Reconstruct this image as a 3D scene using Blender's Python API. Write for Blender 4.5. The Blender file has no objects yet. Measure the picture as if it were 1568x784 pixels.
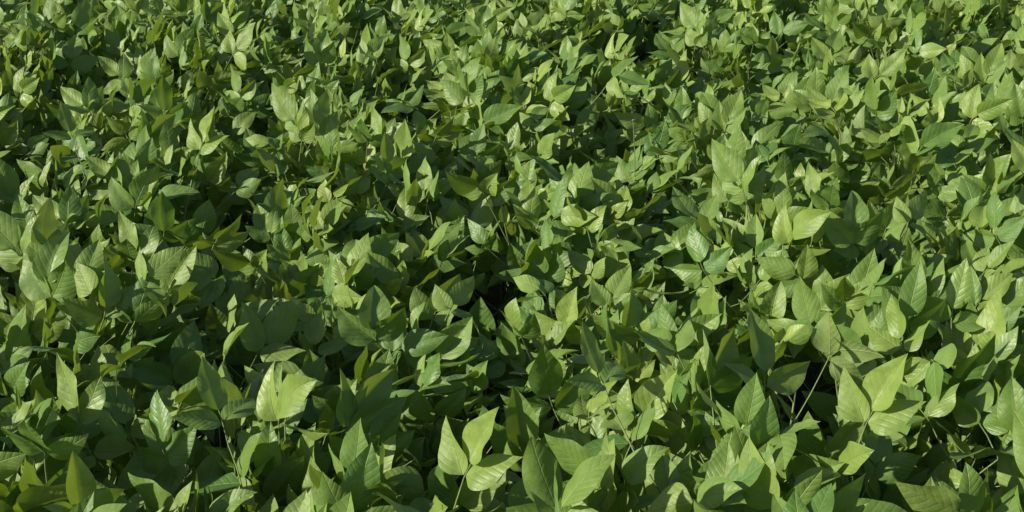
import bpy, math, random
import numpy as np
from mathutils import Vector, noise

random.seed(9); rng=np.random.default_rng(45)
scene=bpy.context.scene
scene.view_settings.view_transform='Standard'; scene.view_settings.look='None'; scene.view_settings.exposure=0

# ---------------- sun direction -----------------
SUN_EL=math.radians(24); SUN_DIR2=(-0.90,-0.30)
az=math.atan2(SUN_DIR2[0],SUN_DIR2[1])
sv=Vector((math.sin(az)*math.cos(SUN_EL),math.cos(az)*math.cos(SUN_EL),math.sin(SUN_EL)))
w=bpy.data.worlds.new("World"); scene.world=w; w.use_nodes=True
nt=w.node_tree; bg=nt.nodes['Background']
sky=nt.nodes.new('ShaderNodeTexSky'); sky.sky_type='NISHITA'; sky.sun_disc=False
sky.sun_elevation=SUN_EL; sky.sun_rotation=az
nt.links.new(sky.outputs[0],bg.inputs[0]); bg.inputs[1].default_value=0.078
sl=bpy.data.lights.new("sun","SUN"); sl.energy=5.0; sl.angle=math.radians(0.53); sl.color=(1,0.95,0.76)
so=bpy.data.objects.new("sun",sl); scene.collection.objects.link(so)
so.rotation_euler=sv.to_track_quat('Z','Y').to_euler()

# ---------------- materials -----------------
def N(nt,t,**k):
    n=nt.nodes.new(t)
    for a,b in k.items(): setattr(n,a,b)
    return n
def M(nt,op,a,b=None,c=None,clamp=False):
    n=nt.nodes.new('ShaderNodeMath'); n.operation=op; n.use_clamp=clamp
    for i,x in enumerate((a,b,c)):
        if x is None: continue
        if isinstance(x,(int,float)): n.inputs[i].default_value=x
        else: nt.links.new(x,n.inputs[i])
    return n.outputs[0]
def MIX(nt,f,a,b):
    n=nt.nodes.new('ShaderNodeMix'); n.data_type='RGBA'
    for s,x in ((n.inputs[0],f),(n.inputs[6],a),(n.inputs[7],b)):
        if isinstance(x,(int,float)): s.default_value=x
        elif isinstance(x,tuple): s.default_value=(*x,1)
        else: nt.links.new(x,s)
    return n.outputs[2]
def smooth(nt,x,lo,hi,a=0.0,b=1.0):
    n=nt.nodes.new('ShaderNodeMapRange'); n.interpolation_type='SMOOTHSTEP'
    nt.links.new(x,n.inputs[0]); n.inputs[1].default_value=lo; n.inputs[2].default_value=hi
    n.inputs[3].default_value=a; n.inputs[4].default_value=b
    return n.outputs[0]

def leaf_material():
    m=bpy.data.materials.new("soybean_leaf"); m.use_nodes=True; nt=m.node_tree; L=nt.links
    for n in list(nt.nodes): nt.nodes.remove(n)
    out=N(nt,'ShaderNodeOutputMaterial')
    uv=N(nt,'ShaderNodeUVMap'); uv.uv_map='leaf'
    sp=N(nt,'ShaderNodeSeparateXYZ'); L.new(uv.outputs[0],sp.inputs[0])
    s=sp.outputs[0]; c=M(nt,'SUBTRACT',sp.outputs[1],0.5); ac=M(nt,'ABSOLUTE',c)
    at=N(nt,'ShaderNodeAttribute',attribute_name='rnd'); sc=N(nt,'ShaderNodeSeparateColor'); L.new(at.outputs['Color'],sc.inputs[0])
    r1,young,r3=sc.outputs[0],sc.outputs[1],sc.outputs[2]
    ph=M(nt,'SUBTRACT',s,M(nt,'MULTIPLY',ac,1.0))
    ph=M(nt,'ADD',ph,M(nt,'MULTIPLY',M(nt,'MULTIPLY',ac,ac),-0.9))
    side=M(nt,'MULTIPLY',M(nt,'GREATER_THAN',c,0.0),0.4)
    ph=M(nt,'ADD',M(nt,'MULTIPLY',ph,7.0),side)
    fr=M(nt,'FRACT',ph)
    dist=M(nt,'ABSOLUTE',M(nt,'SUBTRACT',fr,0.5))
    lat=smooth(nt,dist,0.012,0.055,1,0)
    mid=smooth(nt,ac,0.004,0.013,1,0)
    vein=M(nt,'MAXIMUM',mid,M(nt,'MULTIPLY',lat,0.38))
    puff=smooth(nt,dist,0.0,0.30)
    tc=N(nt,'ShaderNodeTexCoord')
    no=N(nt,'ShaderNodeTexNoise'); no.inputs['Scale'].default_value=42; no.inputs['Detail'].default_value=3
    L.new(tc.outputs['Object'],no.inputs['Vector'])
    f=MIX(nt,r1,(0.105,0.225,0.046),(0.250,0.365,0.088))
    f=MIX(nt,young,f,(0.38,0.47,0.09))
    f=MIX(nt,smooth(nt,no.outputs[0],0.42,0.70,0,0.35),f,(0.10,0.195,0.045))
    f=MIX(nt,M(nt,'MULTIPLY',vein,0.42),f,(0.40,0.50,0.19))
    b=MIX(nt,0.5,f,(0.28,0.37,0.15))
    b=MIX(nt,M(nt,'MULTIPLY',vein,0.5),b,(0.43,0.50,0.22))
    geo=N(nt,'ShaderNodeNewGeometry')
    col=MIX(nt,geo.outputs['Backfacing'],f,b)
    h=M(nt,'SUBTRACT',M(nt,'MULTIPLY',puff,0.26),M(nt,'MULTIPLY',mid,0.6))
    h=M(nt,'ADD',h,M(nt,'MULTIPLY',no.outputs[0],2.0))
    bp=N(nt,'ShaderNodeBump'); bp.inputs['Strength'].default_value=0.7; bp.inputs['Distance'].default_value=0.0018
    L.new(h,bp.inputs['Height'])
    p=N(nt,'ShaderNodeBsdfPrincipled'); L.new(col,p.inputs['Base Color']); L.new(bp.outputs[0],p.inputs['Normal'])
    L.new(M(nt,'ADD',M(nt,'MULTIPLY',r3,0.14),0.41),p.inputs['Roughness'])
    p.inputs['Specular IOR Level'].default_value=0.55
    tr=N(nt,'ShaderNodeBsdfTranslucent'); 
    tcn=MIX(nt,r1,(0.32,0.52,0.025),(0.52,0.66,0.040))
    tcn=MIX(nt,M(nt,'MULTIPLY',vein,0.5),tcn,(0.20,0.28,0.04))
    L.new(tcn,tr.inputs[0])
    mx=N(nt,'ShaderNodeMixShader'); mx.inputs[0].default_value=0.20
    L.new(p.outputs[0],mx.inputs[1]); L.new(tr.outputs[0],mx.inputs[2]); L.new(mx.outputs[0],out.inputs[0])
    return m
def simple(name,c1,c2,scale,rough,bump=0):
    m=bpy.data.materials.new(name); m.use_nodes=True; nt=m.node_tree; p=nt.nodes['Principled BSDF']
    tc=N(nt,'ShaderNodeTexCoord'); no=N(nt,'ShaderNodeTexNoise'); no.inputs['Scale'].default_value=scale; no.inputs['Detail'].default_value=6
    nt.links.new(tc.outputs['Object'],no.inputs['Vector'])
    nt.links.new(MIX(nt,smooth(nt,no.outputs[0],0.3,0.7),c1,c2),p.inputs['Base Color'])
    p.inputs['Roughness'].default_value=rough
    if bump:
        b=N(nt,'ShaderNodeBump'); b.inputs['Distance'].default_value=bump; nt.links.new(no.outputs[0],b.inputs['Height']); nt.links.new(b.outputs[0],p.inputs['Normal'])
    return m
LEAF=leaf_material()
STEM=simple("soybean_stem",(0.18,0.26,0.08),(0.28,0.33,0.13),60,0.6)
FLOW=simple("soybean_flower",(0.36,0.24,0.46),(0.60,0.50,0.60),90,0.6)
SOIL=simple("soil",(0.05,0.036,0.024),(0.11,0.08,0.055),9,0.95,0.03)

# ---------------- plant geometry -----------------
class Buf:
    def __init__(s): s.v=[];s.f=[];s.uv=[];s.col=[];s.mat=[];s.n=0
    def add(s,v,f,uv,col,mat):
        s.v.append(v); s.f.append(f+s.n); s.uv.append(uv); s.col.append(np.tile(col,(len(v),1))); s.mat.append(np.full(len(f),mat)); s.n+=len(v)
    def mesh(buf,name):
        V=np.concatenate(buf.v); F=np.concatenate(buf.f); UV=np.concatenate(buf.uv); CL=np.concatenate(buf.col); MT=np.concatenate(buf.mat)
        me=bpy.data.meshes.new(name)
        me.vertices.add(len(V)); me.vertices.foreach_set('co',V.ravel())
        me.loops.add(F.size); me.loops.foreach_set('vertex_index',F.ravel().astype(np.int32))
        me.polygons.add(len(F)); me.polygons.foreach_set('loop_start',np.arange(0,F.size,4,dtype=np.int32))
        me.polygons.foreach_set('material_index',MT.astype(np.int32))
        me.update(calc_edges=True)
        me.polygons.foreach_set('use_smooth',np.ones(len(F),bool))
        ul=me.uv_layers.new(name='leaf'); ul.data.foreach_set('uv',UV[F.ravel()].ravel())
        ca=me.color_attributes.new('rnd','FLOAT_COLOR','POINT'); ca.data.foreach_set('color',CL.ravel())
        for m in (LEAF,STEM,FLOW): me.materials.append(m)
        me.validate()
        return me
NS,NC=14,8
S=np.linspace(0,1,NS+1)
C=np.linspace(-1,1,NC+1)
grid=np.arange((NS+1)*(NC+1)).reshape(NS+1,NC+1)
QF=np.stack([grid[:-1,:-1],grid[1:,:-1],grid[1:,1:],grid[:-1,1:]],-1).reshape(-1,4)
def unit(a):
    a=np.asarray(a,float); return a/(np.linalg.norm(a)+1e-9)
def leaflet(buf,base,t,n,Ln,young,asym=0.0):
    t=unit(t); n=unit(n-np.dot(n,t)*t); b=np.cross(n,t)
    ratio=rng.uniform(0.240,0.305); pw=rng.uniform(1.0,1.25)
    s=S[:,None]; c=C[None,:]
    W=(np.clip(s,0,1)**0.60)*(np.clip(1-s,0,1)**pw)
    W=W/W.max()*ratio
    W=W*(1+asym*c*0.22)
    y=W*c
    fold=rng.uniform(0.05,0.65); curl=rng.normal(0.0,0.45)
    bend=rng.normal(0.18,0.42); tipb=rng.uniform(-0.8,0.8); side=rng.normal(0,0.10); tw=rng.normal(0,0.5)
    z=fold*np.abs(y)-(0.7+curl)*(np.abs(y)**2)*1.3
    ph=rng.uniform(0,6.28,3)
    z=z+0.026*np.sin(s*rng.uniform(7,13)+ph[0]+np.sign(c)*ph[2])*(np.abs(c)**1.6)*np.minimum(1,W/ratio*1.3)
    z=z+0.008*np.sin(s*17+c*5+ph[1])*np.abs(c)*W/ratio
    a=tw*(s-0.3); y2=y*np.cos(a)-z*np.sin(a); z2=y*np.sin(a)+z*np.cos(a)
    ang=-(bend*S+tipb*np.clip(S-0.6,0,1)**1.5*2)
    dx=np.cos(ang); dz=np.sin(ang)
    X=np.concatenate([[0],np.cumsum((dx[1:]+dx[:-1])/2)])/NS
    Z=np.concatenate([[0],np.cumsum((dz[1:]+dz[:-1])/2)])/NS
    x=X[:,None]-np.sin(ang)[:,None]*z2
    zz=Z[:,None]+np.cos(ang)[:,None]*z2
    yy=y2+side*S[:,None]**2
    P=base+Ln*(x[...,None]*t+yy[...,None]*b+zz[...,None]*n)
    uv=np.stack([np.broadcast_to(s,y.shape),y+0.5],-1).reshape(-1,2)
    buf.add(P.reshape(-1,3),QF,uv,np.array([rng.random(),young,rng.random(),1.0]),0)
def tube(buf,pts,r0,r1,k=4,mat=1):
    pts=np.array(pts); m=len(pts); vs=[]
    for i,p in enumerate(pts):
        d=unit(pts[min(i+1,m-1)]-pts[max(i-1,0)]); u=unit(np.cross(d,[0.3,0.9,0.1])); v=np.cross(d,u); r=r0+(r1-r0)*i/(m-1)
        for j in range(k):
            a=2*math.pi*j/k; vs.append(p+r*(math.cos(a)*u+math.sin(a)*v))
    f=[[i*k+j,i*k+(j+1)%k,(i+1)*k+(j+1)%k,(i+1)*k+j] for i in range(m-1) for j in range(k)]
    buf.add(np.array(vs),np.array(f),np.zeros((len(vs),2)),np.array([.5,0,.5,1.0]),mat)
BIAS=np.array([-0.48,-0.42,0.38])
def trifoliate(buf,node,d,plen,Ln,young):
    d=unit(d); p=[node]; cur=d.copy(); q=node.copy()
    for i in range(4):
        cur=unit(cur+np.array([0,0,0.06])+rng.normal(0,0.06,3)); q=q+cur*plen/4; p.append(q.copy())
    tube(buf,p,0.0016,0.0011)
    n0=unit(BIAS+rng.normal(0,0.54,3)+0.1*cur*np.array([1,1,0]))
    hd=unit(np.array([cur[0],cur[1],0])+1e-3)
    t0=unit(hd*0.5+np.array([0,0,rng.normal(0.80,0.45)])+rng.normal(0,0.35,3))
    t0=unit(t0-np.dot(t0,n0)*n0)
    rl=Ln*0.25; e=q+unit(cur+t0)*rl
    tube(buf,[q,q+unit(cur+t0)*rl*.5,e],0.0011,0.0009)
    leaflet(buf,e,t0,n0+rng.normal(0,0.25,3),Ln*rng.uniform(1.0,1.18),young)
    b0=np.cross(n0,t0)
    for sg in (-1,1):
        a=math.radians(rng.uniform(50,82))
        t=math.cos(a)*t0+sg*math.sin(a)*b0+np.array([0,0,rng.uniform(0.0,0.9)])
        leaflet(buf,q+unit(t)*0.004,t,n0+rng.normal(0,0.38,3)-sg*b0*rng.normal(0.1,0.35),Ln*rng.uniform(0.85,1.03),young,asym=sg)
def flower(buf,pos,n=9):
    for i in range(n):
        c=pos+rng.normal(0,1,3)*np.array([0.006,0.006,0.013])
        u=unit(rng.normal(0,1,3)); v=unit(np.cross(u,rng.normal(0,1,3))); w_=np.cross(u,v)
        for k in range(3):
            a=k*2.1; d=math.cos(a)*u+math.sin(a)*v
            e=np.cross(d,w_); r=0.0042
            P=np.array([c,c+d*r*0.7+e*r*0.5+w_*r*.2,c+d*r*1.3+w_*r*.5,c+d*r*0.7-e*r*0.5+w_*r*.2])
            buf.add(P,np.array([[0,1,2,3]]),np.zeros((4,2)),np.array([.5,0,.5,1.]),2)
def add_plant(buf,org,H,i):
    lean=rng.normal(0,0.06,2)
    stem=lambda h: org+np.array([lean[0]*(h/H)**1.5+0.008*math.sin(h*20+i),lean[1]*(h/H)**1.5+0.008*math.cos(h*17+i),h])
    tube(buf,[stem(H*k/8) for k in range(9)],0.0045,0.002,5)
    a=rng.uniform(0,6.28); h=0.38*H
    while h<H:
        q=h/H; a+=math.pi+rng.normal(0,0.7)
        el=math.radians(rng.uniform(20,58)+ (12 if q>0.85 else 0))
        pl=(0.12+0.15*math.sin(math.pi*q))*rng.uniform(0.75,1.2)
        if q>0.93: pl=rng.uniform(0.05,0.10)
        d=np.array([math.cos(a)*math.cos(el),math.sin(a)*math.cos(el),math.sin(el)])
        Ln=rng.uniform(0.078,0.113)*(1.0 if q<0.92 else 0.82)
        trifoliate(buf,stem(h),d,pl,Ln,max(0,min(1,(q-0.80)*4))*rng.random())
        h+=rng.uniform(0.037,0.054)
    for k in range(2):
        a=rng.uniform(0,6.28); hb=H*rng.uniform(0.18,0.38); hh=H*rng.uniform(0.64,0.98); out=rng.uniform(0.14,0.28)
        f=lambda t: stem(hb)+np.array([math.cos(a)*out*math.sqrt(t),math.sin(a)*out*math.sqrt(t),(hh-hb)*t])
        tube(buf,[f(t/6) for t in range(7)],0.003,0.0015)
        for t in np.linspace(0.45,1,4):
            b=rng.uniform(0,6.28); el=math.radians(rng.uniform(30,65))
            d=np.array([math.cos(b)*math.cos(el),math.sin(b)*math.cos(el),math.sin(el)])
            trifoliate(buf,f(t),d,rng.uniform(0.07,0.17),rng.uniform(0.076,0.105),0.25*rng.random())
    tip=stem(H)
    for k in range(3):
        b=rng.uniform(0,6.28); t=np.array([math.cos(b)*.5,math.sin(b)*.5,1.0])
        leaflet(buf,tip,t,np.array([-math.cos(b),-math.sin(b),0.4]),rng.uniform(0.03,0.055),1.0)
PL=0.30
def make_patch(pi_):
    buf=Buf(); n=4
    for i in range(n):
        y=(i+0.5)/n*PL-PL/2+rng.normal(0,0.015)
        add_plant(buf,np.array([rng.normal(0,0.07),y,0.0]),0.65*rng.uniform(0.87,1.08),i+pi_*8)
    return buf.mesh("soybean_plants_mesh")
patches=[make_patch(i) for i in range(24)]

# ---------------- field -----------------
# natural low spots (positive depth) and taller clumps (negative) in the stand: x, y, radius, depth
HOLLOWS=((0.02,2.24,0.25,0.34),(-0.72,3.05,0.26,0.24),(0.25,2.85,0.22,0.19),(0.16,3.75,0.25,0.18),(-1.42,4.45,0.35,0.22),
         (0.95,4.35,0.30,0.19),(-0.25,2.68,0.20,0.18),(-0.45,4.6,0.3,0.18),(0.4,5.3,0.3,0.18),(1.9,5.0,0.3,0.18),
         (-0.62,1.85,0.35,-0.05),(0.65,2.0,0.35,-0.04))
def canopy(x,y):
    v=1.02+0.09*noise.noise(Vector((x*1.1,y*1.1,3.1)))+0.10*noise.noise(Vector((x*2.8,y*2.8,7.1)))
    for hx,hy,r,d in HOLLOWS: v-=d*math.exp(-((x-hx)**2+(y-hy)**2)/(r*r))
    return v
ROW=0.58; TH=math.radians(9)
ux=np.array([math.cos(TH),math.sin(TH)]); uy=np.array([-math.sin(TH),math.cos(TH)])
cnt=0; last=None
for r in range(-17,19):
    rowx=(r+0.5)*ROW+0.36
    e=bpy.data.objects.new("soybean_row",None); scene.collection.objects.link(e)
    y=-3.0+random.random()*PL; made=0
    while y<14:
        p=ux*(rowx+random.gauss(0,0.06))+uy*y
        y+=PL*1.0
        if p[1]<-0.3 or p[1]>10.0: continue
        lim=1.7+max(0,p[1])*0.49
        if abs(p[0])>lim: continue
        ch=random.choice([m for m in patches if m is not last]); last=ch
        o=bpy.data.objects.new("plants",ch); scene.collection.objects.link(o); o.parent=e
        o.location=(p[0],p[1],0); o.rotation_euler=(0,0,TH+random.gauss(0,0.15)); k=random.uniform(0.97,1.10)
        sc=canopy(p[0],p[1])
        o.scale=(k,1,sc+random.gauss(0,0.015)); cnt+=1; made+=1
    if not made: bpy.data.objects.remove(e)
print("patches",cnt)
# small flower clusters on short stalks
fb=Buf()
for x,y,z in ((-0.125,1.62,0.77),(0.35,1.58,0.77),(0.36,3.78,0.79)):
    tube(fb,[np.array([x+0.02,y+0.02,0.42]),np.array([x+0.008,y,z-0.1]),np.array([x,y,z])],0.002,0.0012)
    flower(fb,np.array([x,y,z]),5); flower(fb,np.array([x+0.01,y,z-0.03]),4)
fo=bpy.data.objects.new("soybean_flowers",fb.mesh("soybean_flowers_mesh")); scene.collection.objects.link(fo)

# ---------------- ground -----------------
import bmesh
bm=bmesh.new()
xs=sorted(set(list(np.linspace(-10,10,120))+[-400,-100,-30,30,100,400]))
ys=sorted(set(list(np.linspace(-4,16,120))+[-400,-100,-30,40,100,400]))
vv=[[bm.verts.new((x,yy,0.02*noise.noise(Vector((x*4,yy*4,0)))+0.008*noise.noise(Vector((x*15,yy*15,0))))) for yy in ys] for x in xs]
for i in range(len(xs)-1):
    for j in range(len(ys)-1): bm.faces.new((vv[i][j],vv[i+1][j],vv[i+1][j+1],vv[i][j+1]))
gm=bpy.data.meshes.new("ground"); bm.to_mesh(gm); bm.free(); gm.materials.append(SOIL)
g=bpy.data.objects.new("ground",gm); scene.collection.objects.link(g)

cam=bpy.data.cameras.new("camera"); co=bpy.data.objects.new("camera",cam); scene.collection.objects.link(co)
cam.lens=46; cam.sensor_width=36; cam.clip_start=0.05; cam.clip_end=2000
co.location=(0,0,1.79); co.rotation_euler=(math.radians(90-20.8),0,0)
scene.camera=co
